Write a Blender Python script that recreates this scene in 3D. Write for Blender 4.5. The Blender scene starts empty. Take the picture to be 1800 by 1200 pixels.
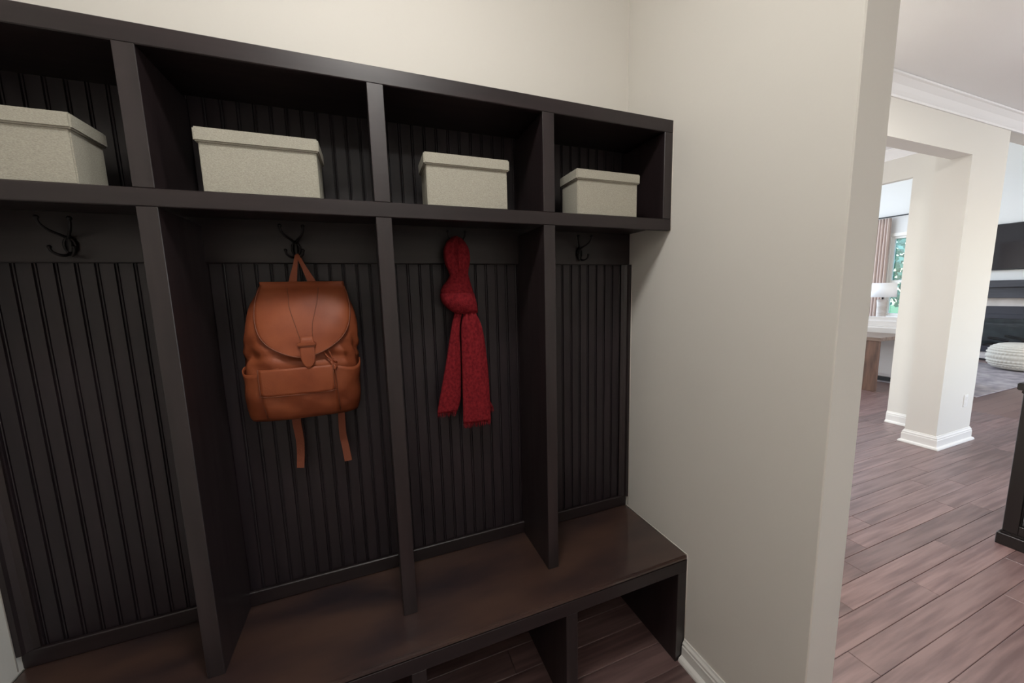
import bpy, bmesh, math, random
from mathutils import Vector, Matrix
random.seed(7)
scn = bpy.context.scene
COL = scn.collection
R = math.radians

# ------------------------------------------------------------------ camera
F_PX, YAW, PITCH, ROLL = 643.54, R(20.674), R(7.445), R(-1.4895)
cam_d = bpy.data.cameras.new('camera'); cam = bpy.data.objects.new('camera', cam_d); COL.objects.link(cam)
cam_d.sensor_width = 36.0; cam_d.lens = F_PX / 1800 * 36.0; cam_d.clip_start = 0.02; cam_d.clip_end = 200
fw = Vector((math.sin(YAW) * math.cos(PITCH), math.cos(YAW) * math.cos(PITCH), -math.sin(PITCH)))
rt = Vector((math.cos(YAW), -math.sin(YAW), 0)); up = rt.cross(fw)
r2 = rt * math.cos(ROLL) + up * math.sin(ROLL); u2 = -rt * math.sin(ROLL) + up * math.cos(ROLL)
M = Matrix((r2, u2, -fw)).transposed().to_4x4(); M.translation = Vector((-1.0931, -1.3888, 1.5))
cam.matrix_world = M
scn.camera = cam

# ------------------------------------------------------------------ world, exposure
w = bpy.data.worlds.new('sky'); scn.world = w; w.use_nodes = True
nt = w.node_tree; nt.nodes.clear()
so = nt.nodes.new('ShaderNodeOutputWorld'); sb = nt.nodes.new('ShaderNodeBackground'); sk = nt.nodes.new('ShaderNodeTexSky')
sk.sky_type = 'NISHITA'; sk.sun_disc = False; sk.sun_elevation = R(50); sk.sun_rotation = R(200)
sb.inputs['Strength'].default_value = 0.8
nt.links.new(sk.outputs[0], sb.inputs[0]); nt.links.new(sb.outputs[0], so.inputs[0])
vs = scn.view_settings
vs.view_transform = 'Standard'; vs.look = 'None'; vs.gamma = 1.0; vs.use_curve_mapping = False
vs.exposure = 0.0
scn.cycles.max_bounces = 10; scn.cycles.diffuse_bounces = 6; scn.cycles.glossy_bounces = 4
scn.cycles.transparent_max_bounces = 12; scn.cycles.sample_clamp_indirect = 6.0
scn.cycles.caustics_reflective = False; scn.cycles.caustics_refractive = False

# daylight arriving through the large windows that the photograph does not show
def day_area(name, loc, direction, sx, sy, power, col):
    d = bpy.data.lights.new(name, 'AREA'); d.shape = 'RECTANGLE'; d.size = sx; d.size_y = sy; d.energy = power; d.color = col
    o = bpy.data.objects.new(name, d); COL.objects.link(o); o.location = loc
    o.rotation_euler = Vector(direction).to_track_quat('-Z', 'Y').to_euler()
    return o
DAY = (0.93, 0.97, 1.0)
day_area('daylight_living_window', (7.2, 4.93, 2.6), (0, -1, 0), 4.2, 4.0, 150, DAY)
day_area('daylight_dining_window', (2.4, 4.93, 1.5), (0, -1, 0), 2.2, 2.0, 160, DAY)
day_area('daylight_kitchen_window', (5.9, -3.93, 1.55), (0, 1, 0), 4.4, 1.5, 110, DAY)

# ------------------------------------------------------------------ materials
def mat(name, col, rough=0.5, spec=0.5, metal=0.0, col2=None, scale=(8, 8, 8), detail=4, bump=0.0, bscale=None, lo=0.35, hi=0.65,
        rand=0.0, sheen=0.0, coat=0.0, coat_r=0.2, noise_rough=0.0, emit=None, estr=0.0):
    m = bpy.data.materials.new(name); m.use_nodes = True
    n = m.node_tree.nodes; l = m.node_tree.links
    b = n['Principled BSDF']
    b.inputs['Base Color'].default_value = (*col, 1); b.inputs['Roughness'].default_value = rough
    b.inputs['Specular IOR Level'].default_value = spec; b.inputs['Metallic'].default_value = metal
    b.inputs['Sheen Weight'].default_value = sheen
    b.inputs['Coat Weight'].default_value = coat; b.inputs['Coat Roughness'].default_value = coat_r
    if emit:
        b.inputs['Emission Color'].default_value = (*emit, 1); b.inputs['Emission Strength'].default_value = estr
    tc = n.new('ShaderNodeTexCoord'); mp = n.new('ShaderNodeMapping'); l.new(tc.outputs['Object'], mp.inputs[0])
    mp.inputs['Scale'].default_value = scale
    oi = n.new('ShaderNodeObjectInfo')
    nz = n.new('ShaderNodeTexNoise'); nz.noise_dimensions = '4D'
    nz.inputs['Detail'].default_value = detail; nz.inputs['Scale'].default_value = 1.0
    mul = n.new('ShaderNodeMath'); mul.operation = 'MULTIPLY'; mul.inputs[1].default_value = 20.0 if rand else 0.0
    l.new(oi.outputs['Random'], mul.inputs[0]); l.new(mul.outputs[0], nz.inputs['W'])
    l.new(mp.outputs[0], nz.inputs['Vector'])
    if col2:
        rp = n.new('ShaderNodeMapRange'); rp.inputs[1].default_value = lo; rp.inputs[2].default_value = hi
        l.new(nz.outputs['Fac'], rp.inputs[0])
        mx = n.new('ShaderNodeMix'); mx.data_type = 'RGBA'
        mx.inputs[6].default_value = (*col, 1); mx.inputs[7].default_value = (*col2, 1)
        l.new(rp.outputs[0], mx.inputs[0]); out = mx.outputs[2]
        if rand:
            hv = n.new('ShaderNodeHueSaturation'); mr = n.new('ShaderNodeMapRange')
            mr.inputs[3].default_value = 1 - rand; mr.inputs[4].default_value = 1 + rand
            l.new(oi.outputs['Random'], mr.inputs[0]); l.new(mr.outputs[0], hv.inputs['Value']); l.new(out, hv.inputs['Color']); out = hv.outputs[0]
        l.new(out, b.inputs['Base Color'])
    if noise_rough:
        rr = n.new('ShaderNodeMapRange'); rr.inputs[3].default_value = rough - noise_rough; rr.inputs[4].default_value = rough + noise_rough
        l.new(nz.outputs['Fac'], rr.inputs[0]); l.new(rr.outputs[0], b.inputs['Roughness'])
    if bump:
        bp = n.new('ShaderNodeBump'); bp.inputs['Strength'].default_value = bump; bp.inputs['Distance'].default_value = 0.002
        if bscale:
            m2 = n.new('ShaderNodeMapping'); m2.inputs['Scale'].default_value = bscale; l.new(tc.outputs['Object'], m2.inputs[0])
            n2 = n.new('ShaderNodeTexNoise'); n2.inputs['Scale'].default_value = 1.0; n2.inputs['Detail'].default_value = 3
            l.new(m2.outputs[0], n2.inputs['Vector']); l.new(n2.outputs['Fac'], bp.inputs['Height'])
        else:
            l.new(nz.outputs['Fac'], bp.inputs['Height'])
        l.new(bp.outputs[0], b.inputs['Normal'])
    return m

WALL = (0.70, 0.675, 0.625)
M_wall = mat('wall_paint', WALL, 0.75, 0.3, bump=0.12, scale=(60, 60, 60))
M_wallw = mat('wall_paint_pale', (0.70, 0.70, 0.70), 0.75, 0.3, bump=0.1, scale=(60, 60, 60))
M_ceil = mat('ceiling_paint', (0.84, 0.84, 0.845), 0.85, 0.2, bump=0.1, scale=(50, 50, 50))
M_trim = mat('trim_white_paint', (0.80, 0.79, 0.76), 0.4, 0.5)
M_crown = mat('crown_white_paint', (0.82, 0.81, 0.81), 0.5, 0.4)
E1, E2 = (0.020, 0.0125, 0.0135), (0.011, 0.0065, 0.0072)
M_wx = mat('espresso_wood_long', E1, 0.40, 0.50, col2=E2, scale=(3, 40, 40), detail=6, bump=0.06, noise_rough=0.05)
M_wz = mat('espresso_wood_upright', E1, 0.40, 0.62, col2=E2, scale=(40, 40, 3), detail=6, bump=0.06, noise_rough=0.05)
M_bead = mat('espresso_beadboard', (0.018, 0.0115, 0.0145), 0.46, 0.5, col2=(0.011, 0.007, 0.0095), scale=(40, 40, 4), detail=5, bump=0.05, rand=0.1)
M_seat = mat('espresso_bench_seat', (0.072, 0.038, 0.028), 0.36, 0.65, col2=(0.017, 0.010, 0.0135), scale=(2.2, 7, 7), detail=8, bump=0.05, noise_rough=0.06, lo=0.38, hi=0.68, coat=0.7, coat_r=0.10)
M_plank = mat('hardwood_plank', (0.195, 0.120, 0.112), 0.44, 0.8, col2=(0.105, 0.056, 0.053), scale=(2.6, 44, 44), detail=8, bump=0.45, bscale=(6, 40, 40), rand=0.20, lo=0.38, hi=0.62, noise_rough=0.05, coat=0.5, coat_r=0.45)
M_slab = mat('dark_joint', (0.02, 0.012, 0.01), 0.7)
M_linen = mat('grey_linen', (0.44, 0.42, 0.355), 0.9, 0.2, col2=(0.29, 0.275, 0.225), scale=(260, 260, 620), detail=3, bump=0.5, lo=0.25, hi=0.75)
M_leath = mat('cognac_leather', (0.29, 0.078, 0.030), 0.50, 0.3, col2=(0.21, 0.050, 0.020), scale=(14, 14, 14), detail=6, bump=0.10, bscale=(260, 260, 260), lo=0.3, hi=0.7)
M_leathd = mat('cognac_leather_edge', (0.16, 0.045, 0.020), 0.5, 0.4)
M_web = mat('brown_webbing', (0.20, 0.060, 0.032), 0.75, 0.3, bump=0.4, scale=(300, 300, 300))
M_wool = mat('red_wool', (0.25, 0.020, 0.026), 0.95, 0.1, col2=(0.14, 0.010, 0.015), scale=(120, 120, 90), detail=5, bump=0.9, bscale=(260, 260, 260))
M_iron = mat('dark_bronze', (0.010, 0.008, 0.009), 0.4, 0.5, metal=0.5)
M_caulk_hl = mat('white_caulk_highlight', (0.62, 0.58, 0.53), 0.5)
M_black = mat('black_brown_cabinet', (0.012, 0.010, 0.010), 0.35, 0.5, bump=0.04, scale=(30, 30, 6))
M_rust = mat('weathered_walnut', (0.16, 0.085, 0.055), 0.55, 0.4, col2=(0.075, 0.040, 0.028), scale=(25, 25, 3), detail=6, bump=0.2)
M_rustt = mat('weathered_walnut_top', (0.22, 0.15, 0.11), 0.35, 0.6, col2=(0.12, 0.075, 0.055), scale=(25, 3, 25), detail=6, bump=0.1)
M_sofa = mat('white_upholstery', (0.72, 0.69, 0.67), 0.9, 0.2, bump=0.3, scale=(250, 250, 250))
M_rug = mat('mottled_rug', (0.44, 0.40, 0.40), 0.95, 0.1, col2=(0.24, 0.22, 0.24), scale=(5, 7, 5), detail=9, bump=0.5, bscale=(160, 160, 160))
M_knit = mat('cream_knit', (0.66, 0.62, 0.54), 0.95, 0.1, bump=0.4, scale=(200, 200, 200))
M_curt = mat('blush_curtain', (0.62, 0.52, 0.48), 0.9, 0.1, bump=0.3, scale=(220, 220, 60))
M_shade = mat('lamp_shade_fabric', (0.86, 0.86, 0.88), 0.9, 0.1)
M_ceram = mat('grey_ceramic', (0.42, 0.36, 0.33), 0.45, 0.4, col2=(0.55, 0.52, 0.50), scale=(8, 8, 12))
M_blk = mat('black_metal', (0.012, 0.012, 0.014), 0.45, 0.5)
M_firebox = mat('firebox_brick', (0.34, 0.36, 0.36), 0.8, 0.3, col2=(0.22, 0.23, 0.23), scale=(6, 6, 6))
M_fpm = mat('fireplace_metal', (0.030, 0.030, 0.040), 0.4, 0.5)
M_log = mat('burnt_log', (0.20, 0.15, 0.11), 0.9, 0.2, col2=(0.05, 0.04, 0.035), scale=(14, 14, 14), bump=0.6)
M_mantel = mat('charcoal_mantel', (0.055, 0.055, 0.065), 0.5, 0.4, col2=(0.035, 0.035, 0.042), scale=(20, 2, 20), bump=0.08)
M_stone = mat('pale_stone', (0.60, 0.55, 0.53), 0.6, 0.4, col2=(0.50, 0.46, 0.44), scale=(6, 6, 6), detail=6)
M_screen = mat('tv_screen', (0.012, 0.010, 0.014), 0.06, 0.5)
M_plast = mat('white_plastic', (0.78, 0.77, 0.74), 0.35, 0.5)
M_bulb = mat('lamp_dome_glass', (0.9, 0.88, 0.82), 0.4, 0.3, emit=(1.0, 0.975, 0.93), estr=71)
M_bulb2 = mat('fill_dome_glass', (0.9, 0.88, 0.82), 0.4, 0.3, emit=(1.0, 0.975, 0.93), estr=21)
M_can = mat('recessed_lens', (0.9, 0.9, 0.88), 0.4, 0.3, emit=(1.0, 0.95, 0.88), estr=30)
M_globe = mat('fill_globe_glass', (0.9, 0.9, 0.88), 0.4, 0.3, emit=(1.0, 0.98, 0.95), estr=36)
M_can2 = mat('fill_light_lens', (0.9, 0.9, 0.88), 0.4, 0.3, emit=(1.0, 0.97, 0.93), estr=310)
M_leaf = mat('leaf_green', (0.17, 0.36, 0.26), 0.6, 0.3, col2=(0.24, 0.46, 0.38), scale=(3, 3, 3))
M_bark = mat('bark', (0.10, 0.07, 0.05), 0.9)
M_lawn = mat('lawn', (0.12, 0.24, 0.10), 0.95, 0.1, col2=(0.16, 0.30, 0.14), scale=(3, 3, 3), bump=0.4)

def glass_mat(name, tint, ior):
    m = bpy.data.materials.new(name); m.use_nodes = True
    n = m.node_tree.nodes; l = m.node_tree.links; n.clear()
    o = n.new('ShaderNodeOutputMaterial'); t = n.new('ShaderNodeBsdfTransparent'); g = n.new('ShaderNodeBsdfGlossy'); x = n.new('ShaderNodeMixShader'); f = n.new('ShaderNodeFresnel')
    t.inputs[0].default_value = (*tint, 1); g.inputs['Roughness'].default_value = 0.02; f.inputs[0].default_value = ior
    l.new(f.outputs[0], x.inputs[0]); l.new(t.outputs[0], x.inputs[1]); l.new(g.outputs[0], x.inputs[2]); l.new(x.outputs[0], o.inputs[0])
    return m
M_glass = glass_mat('window_glass', (0.94, 1.0, 0.99), 1.35)
M_fglass = glass_mat('fireplace_glass', (0.75, 0.78, 0.8), 1.5)

# far floor: the same boards, too far away to pick apart
def far_floor_mat():
    m = bpy.data.materials.new('hardwood_far'); m.use_nodes = True
    n = m.node_tree.nodes; l = m.node_tree.links; b = n['Principled BSDF']
    tc = n.new('ShaderNodeTexCoord'); br = n.new('ShaderNodeTexBrick')
    mp = n.new('ShaderNodeMapping'); l.new(tc.outputs['Object'], mp.inputs[0])
    br.inputs['Scale'].default_value = 1.0; br.inputs['Brick Width'].default_value = 1.1; br.inputs['Row Height'].default_value = 0.1075
    br.inputs['Mortar Size'].default_value = 0.0015; br.offset = 0.37
    br.inputs['Color1'].default_value = (0.20, 0.12, 0.105, 1); br.inputs['Color2'].default_value = (0.14, 0.075, 0.066, 1); br.inputs['Mortar'].default_value = (0.02, 0.01, 0.01, 1)
    l.new(mp.outputs[0], br.inputs['Vector']); l.new(br.outputs[0], b.inputs['Base Color'])
    b.inputs['Roughness'].default_value = 0.36; b.inputs['Specular IOR Level'].default_value = 0.7
    b.inputs['Coat Weight'].default_value = 0.4; b.inputs['Coat Roughness'].default_value = 0.42
    return m
M_farfloor = far_floor_mat()

# ------------------------------------------------------------------ helpers
WO = {}   # world origin of every object (nothing is rotated at object level)
def link(name, me, mt, parent=None, kind=None, smooth=False):
    """verts in world space -> object with its origin at the bottom centre of its box"""
    xs = [v.co.x for v in me.vertices]; ys = [v.co.y for v in me.vertices]; zs = [v.co.z for v in me.vertices]
    o0 = Vector(((min(xs) + max(xs)) / 2, (min(ys) + max(ys)) / 2, min(zs)))
    me.transform(Matrix.Translation(-o0))
    if mt: me.materials.append(mt)
    if smooth:
        for p in me.polygons: p.use_smooth = True
    o = bpy.data.objects.new(name, me); COL.objects.link(o)
    place(o, o0, parent)
    if kind: o['kind'] = kind
    return o
def place(o, world, parent=None):
    world = Vector(world); WO[o] = world
    o.parent = parent; o.location = world - (WO[parent] if parent else Vector((0, 0, 0)))
def tag(o, label, cat, group=None):
    o['label'] = label; o['category'] = cat
    if group: o['group'] = group
    return o
def thing(name, loc, label, cat, group=None):
    o = bpy.data.objects.new(name, None); COL.objects.link(o); o.empty_display_size = 0.1
    place(o, loc); return tag(o, label, cat, group)
def mesh(name, vs_, fs):
    me = bpy.data.meshes.new(name); me.from_pydata([tuple(v) for v in vs_], [], fs); me.update(); return me
def fix(me):
    bm = bmesh.new(); bm.from_mesh(me); bmesh.ops.recalc_face_normals(bm, faces=bm.faces); bm.to_mesh(me); bm.free(); return me
BOXF = [(0, 3, 2, 1), (4, 5, 6, 7), (0, 1, 5, 4), (1, 2, 6, 5), (2, 3, 7, 6), (3, 0, 4, 7)]
def boxes(name, bl, bevel=0.0, seg=1):
    bm = bmesh.new()
    for (x0, x1, y0, y1, z0, z1) in bl:
        vv = [bm.verts.new(c) for c in ((x0, y0, z0), (x1, y0, z0), (x1, y1, z0), (x0, y1, z0), (x0, y0, z1), (x1, y0, z1), (x1, y1, z1), (x0, y1, z1))]
        for f in BOXF: bm.faces.new([vv[i] for i in f])
    if bevel: bmesh.ops.bevel(bm, geom=list(bm.edges), offset=bevel, segments=seg, affect='EDGES', clamp_overlap=True)
    me = bpy.data.meshes.new(name); bm.to_mesh(me); bm.free(); return me
def box(name, b, mt, parent=None, bevel=0.0, kind=None, seg=1):
    return link(name, boxes(name, [b], bevel, seg), mt, parent, kind, smooth=False)
def prism(name, prof, a, b, mt, parent=None, kind=None):
    """profile of (u,v): swept from point a to b; u axis and v axis given by caller inside prof as 3D offsets"""
    n = len(prof); vv = [Vector(a) + p for p in prof] + [Vector(b) + p for p in prof]
    fs = [(i, (i + 1) % n, n + (i + 1) % n, n + i) for i in range(n)] + [tuple(range(n))[::-1], tuple(range(n, 2 * n))]
    return link(name, fix(mesh(name, vv, fs)), mt, parent, kind)
def sweep(name, prof, path, mt, parent=None, kind=None):
    """moulding: prof = [(out,z)], path = [(x,y)] on the wall face, out = to the left of travel; mitred corners"""
    P = [Vector((p[0], p[1], 0)) for p in path]; vv = []; n = len(prof)
    for i, p in enumerate(P):
        d1 = (P[i] - P[i - 1]).normalized() if i else None
        d2 = (P[i + 1] - P[i]).normalized() if i < len(P) - 1 else None
        L = lambda d: Vector((-d.y, d.x, 0))
        if d1 is None: m = L(d2)
        elif d2 is None: m = L(d1)
        else:
            s = L(d1) + L(d2); m = s / (s.dot(L(d1)) or 1)
        for (o, z) in prof: vv.append(p + m * o + Vector((0, 0, z)))
    fs = []
    for i in range(len(P) - 1):
        for j in range(n):
            a, b2 = i * n + j, i * n + (j + 1) % n
            fs.append((a, b2, b2 + n, a + n))
    fs += [tuple(range(n)), tuple(range((len(P) - 1) * n, len(P) * n))[::-1]]
    return link(name, fix(mesh(name, vv, fs)), mt, parent, kind)
def catmull(pts, n=6):
    P = [Vector(p) for p in pts]; out = []
    for i in range(len(P) - 1):
        p0, p1, p2, p3 = P[max(i - 1, 0)], P[i], P[i + 1], P[min(i + 2, len(P) - 1)]
        for k in range(n):
            t = k / n
            out.append(0.5 * ((2 * p1) + (p2 - p0) * t + (2 * p0 - 5 * p1 + 4 * p2 - p3) * t * t + (3 * p1 - p0 - 3 * p2 + p3) * t ** 3))
    out.append(P[-1]); return out
def tube_geo(pts, rad, seg=8, closed=False):
    P = [Vector(p) for p in pts]; vv = []; fs = []; N = len(P)
    rads = rad if isinstance(rad, (list, tuple)) else [rad] * N
    prev = None
    for i in range(N):
        a = P[(i - 1) % N] if (closed or i) else P[i]; b = P[(i + 1) % N] if (closed or i < N - 1) else P[i]
        t = (b - a).normalized()
        ref = prev if prev else (Vector((0, 0, 1)) if abs(t.z) < 0.9 else Vector((1, 0, 0)))
        u = (ref - t * ref.dot(t)).normalized(); prev = u; v = t.cross(u)
        for k in range(seg):
            an = 2 * math.pi * k / seg
            vv.append(P[i] + (u * math.cos(an) + v * math.sin(an)) * rads[i])
    for i in range(N if closed else N - 1):
        for k in range(seg):
            a, b = i * seg + k, i * seg + (k + 1) % seg; j = ((i + 1) % N) * seg
            fs.append((a, b, j + (k + 1) % seg, j + k))
    if not closed: fs += [tuple(range(seg))[::-1], tuple(range((N - 1) * seg, N * seg))]
    return vv, fs
def merge(parts):
    vv, fs = [], []
    for a, b in parts:
        o = len(vv); vv += a; fs += [tuple(i + o for i in f) for f in b]
    return vv, fs
def tubes(name, lst, mt, parent=None, seg=8):
    vv, fs = merge([tube_geo(*a, seg=seg) if len(a) == 2 else tube_geo(a[0], a[1], seg, a[2]) for a in lst])
    return link(name, fix(mesh(name, vv, fs)), mt, parent, smooth=True)
def lathe(name, prof, c, mt, parent=None, seg=32, squash=None):
    vv = []; fs = []; n = len(prof)
    for k in range(seg):
        an = 2 * math.pi * k / seg
        for r, z in prof: vv.append(Vector((c[0] + r * math.cos(an), c[1] + r * math.sin(an), c[2] + z)))
    for k in range(seg):
        for j in range(n - 1):
            a = k * n + j; b = ((k + 1) % seg) * n + j
            fs.append((a, b, b + 1, a + 1))
    me = mesh(name, vv, fs); bm = bmesh.new(); bm.from_mesh(me); bmesh.ops.remove_doubles(bm, verts=bm.verts, dist=1e-5)
    bmesh.ops.recalc_face_normals(bm, faces=bm.faces); bm.to_mesh(me); bm.free()
    return link(name, me, mt, parent, smooth=True)
def lerp_tab(tab, z):
    """tab sorted ascending by first value"""
    if z <= tab[0][0]: return tab[0][1:]
    for a, b in zip(tab, tab[1:]):
        if z <= b[0]:
            t = (z - a[0]) / (b[0] - a[0]); t = t * t * (3 - 2 * t) * 0.5 + t * 0.5
            return tuple(p + (q - p) * t for p, q in zip(a[1:], b[1:]))
    return tab[-1][1:]
def cat_tab(tab, z):
    """smooth (Hermite) reading of a table sorted by its first value"""
    if z <= tab[0][0]: return tab[0][1:]
    if z >= tab[-1][0]: return tab[-1][1:]
    i = max(k for k in range(len(tab) - 1) if tab[k][0] <= z)
    p0, p1, p2, p3 = tab[max(i - 1, 0)], tab[i], tab[i + 1], tab[min(i + 2, len(tab) - 1)]
    h = p2[0] - p1[0]; t = (z - p1[0]) / h; out = []
    for j in range(1, len(p1)):
        m1 = (p2[j] - p0[j]) / (p2[0] - p0[0]) * h; m2 = (p3[j] - p1[j]) / (p3[0] - p1[0]) * h
        out.append((2 * t ** 3 - 3 * t * t + 1) * p1[j] + (t ** 3 - 2 * t * t + t) * m1 + (3 * t * t - 2 * t ** 3) * p2[j] + (t ** 3 - t * t) * m2)
    return tuple(out)
def wall_holes(name, axis, p0, p1, u0, u1, z0, z1, holes, mt):
    """wall slab between planes p0..p1 on axis ('x' or 'y'), extent u0..u1, with rectangular holes (ua,ub,za,zb)"""
    us = sorted({u0, u1, *[h[0] for h in holes], *[h[1] for h in holes]}); zs = sorted({z0, z1, *[h[2] for h in holes], *[h[3] for h in holes]})
    bl = []
    for ua, ub in zip(us, us[1:]):
        for za, zb in zip(zs, zs[1:]):
            if any(h[0] <= ua and ub <= h[1] and h[2] <= za and zb <= h[3] for h in holes): continue
            bl.append((p0, p1, ua, ub, za, zb) if axis == 'x' else (ua, ub, p0, p1, za, zb))
    return link(name, boxes(name, bl), mt, None, 'structure')

# ------------------------------------------------------------------ measured sizes (metres)
XL = -2.106; CEIL = 2.885; WEND = -0.821; WT = 0.131
BX = [(-1.592, -1.551), (-1.066, -1.023), (-0.539, -0.497)]       # upright dividers
YF, YB = -0.2514, -0.392                                          # locker front, bench front
ZB, ZR, ZS0, ZS1, ZT0, ZT1, ZFR = 0.4615, 0.392, 1.725, 1.7673, 2.0772, 2.1218, 1.6145

# ------------------------------------------------------------------ room shell
S = 'structure'
box('wall_back', (XL - 0.12, 0.0, 0.014, 0.12, 0, CEIL), M_wall, kind=S)
box('wall_right', (0.0, WT, WEND, 0.43, 0, CEIL), M_wall, kind=S, bevel=0.003)
box('wall_left', (XL - 0.12, XL, -3.3, 0.014, 0, CEIL), M_wall, kind=S)
box('wall_front', (XL - 0.12, WT, -3.42, -3.3, 0, CEIL), M_wall, kind=S)
box('wall_hall', (WT, 2.0, 0.22, 0.43, 0, CEIL), M_wall, kind=S)
box('wall_header', (2.0, 3.585, 0.22, 0.34, 2.531, CEIL), M_wall, kind=S)
box('wall_pier', (3.585, 4.19, 0.22, 0.43, 0, CEIL), M_wall, kind=S)
wall_holes('wall_dining', 'x', 4.11, 4.19, 0.43, 5.0, 0, 5.2, [(0.79, 3.6, 0, 2.565)], M_wall)
box('wall_beam', (4.19, 10.0, 0.22, 0.34, 2.785, 5.2), M_wall, kind=S)
wall_holes('wall_far', 'x', 10.0, 10.16, -4.0, 5.0, 0, 5.2, [(2.42, 3.5, 0.78, 2.55)], M_wallw)
wall_holes('wall_north', 'y', 5.0, 5.16, WT, 10.16, 0, 5.2, [(5.1, 9.3, 0.6, 4.6), (1.3, 3.5, 0.5, 2.5)], M_wallw)
wall_holes('wall_south', 'y', -4.16, -4.0, WT, 10.16, 0, CEIL, [(3.7, 8.1, 0.8, 2.3)], M_wall)
box('wall_passage', (WT - 0.131, WT, -4.16, -3.42, 0, CEIL), M_wall, kind=S)
box('wall_dining_side', (0.0, WT, 0.43, 5.16, 0, CEIL), M_wall, kind=S)
box('ceiling', (XL - 0.12, 10.16, -4.16, 0.22, CEIL, CEIL + 0.1), M_ceil, kind=S)
box('ceiling_dining', (0.0, 4.11, 0.22, 5.16, CEIL, CEIL + 0.1), M_ceil, kind=S)
box('ceiling_living', (4.11, 10.16, 0.22, 5.16, 5.2, 5.3), M_ceil, kind=S)

# floor: slab with single boards lying on it near by; far boards are left to the material
floor = box('floor', (XL - 0.12, 5.4, -2.772, 1.778, -0.06, -0.014), M_slab, kind=S)
def plank_mesh(L, W):
    me = boxes('plank', [(-L / 2, L / 2, -W / 2, W / 2, 0, 0.014)], 0.0016); me.materials.append(M_plank); return me
PM = {}
y = -0.622 - 0.1075 * 20; row = -20
known = {0: 1.372, -1: 0.643, -2: 1.66, 2: 1.226, 3: 1.46, 1: 1.9}
while y < 1.75:
    j = known.get(row, random.uniform(0.2, 1.6)); x = j
    L0 = random.choice([1.0, 1.2, 1.4])
    xs = [j]
    while xs[-1] < 5.4: xs.append(min(xs[-1] + random.choice([1.0, 1.2, 1.4]), 5.4))
    lo = j
    while lo > XL - 0.1:
        lo = max(lo - random.choice([1.0, 1.2, 1.4]), XL - 0.1); xs.insert(0, lo)
    for a, b in zip(xs, xs[1:]):
        k = round(b - a, 3)
        if k < 0.02: continue
        if k not in PM: PM[k] = plank_mesh(k - 0.0012, 0.1063)
        o = bpy.data.objects.new('plank', PM[k]); COL.objects.link(o); place(o, ((a + b) / 2, y + 0.05375, -0.014), floor)
    y += 0.1075; row += 1
link('floor_living', boxes('floor_living', [(5.4, 10.16, -4.16, 5.16, -0.06, 0), (XL - 0.12, 5.4, -4.16, -2.773, -0.06, 0), (0, 5.4, 1.778, 5.16, -0.06, 0)]), M_farfloor, None, S)

# mouldings
BASE = [(0, 0), (0.032, 0), (0.032, 0.008), (0.028, 0.018), (0.019, 0.024), (0.016, 0.026), (0.016, 0.085), (0.013, 0.090), (0.013, 0.102), (0.007, 0.112), (0.0045, 0.122), (0, 0.122)]
BASER = [(0, 0), (0.032, 0), (0.032, 0.008), (0.027, 0.017), (0.018, 0.022), (0.015, 0.024), (0.015, 0.062), (0.012, 0.066), (0.012, 0.076), (0.006, 0.084), (0.004, 0.092), (0, 0.092)]
sweep('baseboard_right', BASER, [(0, YB - 0.001), (0, WEND), (WT, WEND), (WT, 0.22), (2.0, 0.22)][::-1], M_trim, kind=S)
sweep('baseboard_left', BASER, [(XL, YB - 0.001), (XL, -3.3), (0.0, -3.3)], M_trim, kind=S)
sweep('baseboard_pier', BASE, [(4.19, 0.43), (4.19, 0.22), (3.585, 0.22), (3.585, 0.43), (4.11, 0.43), (4.11, 0.79)], M_trim, kind=S)
sweep('baseboard_far', BASE, [(10.0, 2.42), (10.0, 5.0)][::-1], M_trim, kind=S)
CR = [(0, -0.10), (0.010, -0.10), (0.014, -0.088), (0.020, -0.082), (0.030, -0.070), (0.048, -0.045), (0.072, -0.024), (0.078, -0.018), (0.090, -0.014), (0.092, -0.002), (0, -0.002)]
crown = [(o, CEIL + z) for o, z in CR]
sweep('trim_1', crown, [(10.0, 0.22), (WT, 0.22)], M_crown, kind=S)
sweep('trim_2', crown, [(4.11, 0.34), (4.11, 5.0)], M_crown, kind=S)

# ------------------------------------------------------------------ windows
def window_x(name, X, y0, y1, z0, z1, zm):
    t = bpy.data.objects.new(name, None); COL.objects.link(t); place(t, (X, (y0 + y1) / 2, z0)); t['kind'] = S
    f = 0.05
    bl = [(X + 0.02, X + 0.10, y0, y0 + f, z0, z1), (X + 0.02, X + 0.10, y1 - f, y1, z0, z1), (X + 0.02, X + 0.10, y0 + f, y1 - f, z0, z0 + f), (X + 0.02, X + 0.10, y0 + f, y1 - f, z1 - f, z1)]
    link('window_frame', boxes('window_frame', bl, 0.004), M_trim, t)
    link('meeting_rail', boxes('meeting_rail', [(X + 0.03, X + 0.09, y0 + f, y1 - f, zm - 0.03, zm + 0.03)], 0.004), M_trim, t)
    c = 0.075
    link('window_casing', boxes('window_casing', [(X - 0.018, X, y0 - c, y0, z0 - c, z1 + c), (X - 0.018, X, y1, y1 + c, z0 - c, z1 + c), (X - 0.018, X, y0, y1, z1, z1 + c)], 0.003), M_trim, t)
    link('window_sill', boxes('window_sill', [(X - 0.05, X + 0.02, y0 - c, y1 + c, z0 - 0.03, z0)], 0.004), M_trim, t)
    for a, b in ((z0 + f, zm - 0.03), (zm + 0.03, z1 - f)):
        box('pane', (X + 0.056, X + 0.062, y0 + f, y1 - f, a, b), M_glass, t)
window_x('window_1', 10.0, 2.42, 3.5, 0.78, 2.55, 1.55)

# ------------------------------------------------------------------ built-in locker
LK = thing('mudroom_locker', (-1.053, -0.2, 0), 'dark espresso built-in mudroom locker with four bays, cubbies and a bench seat', 'locker')
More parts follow.
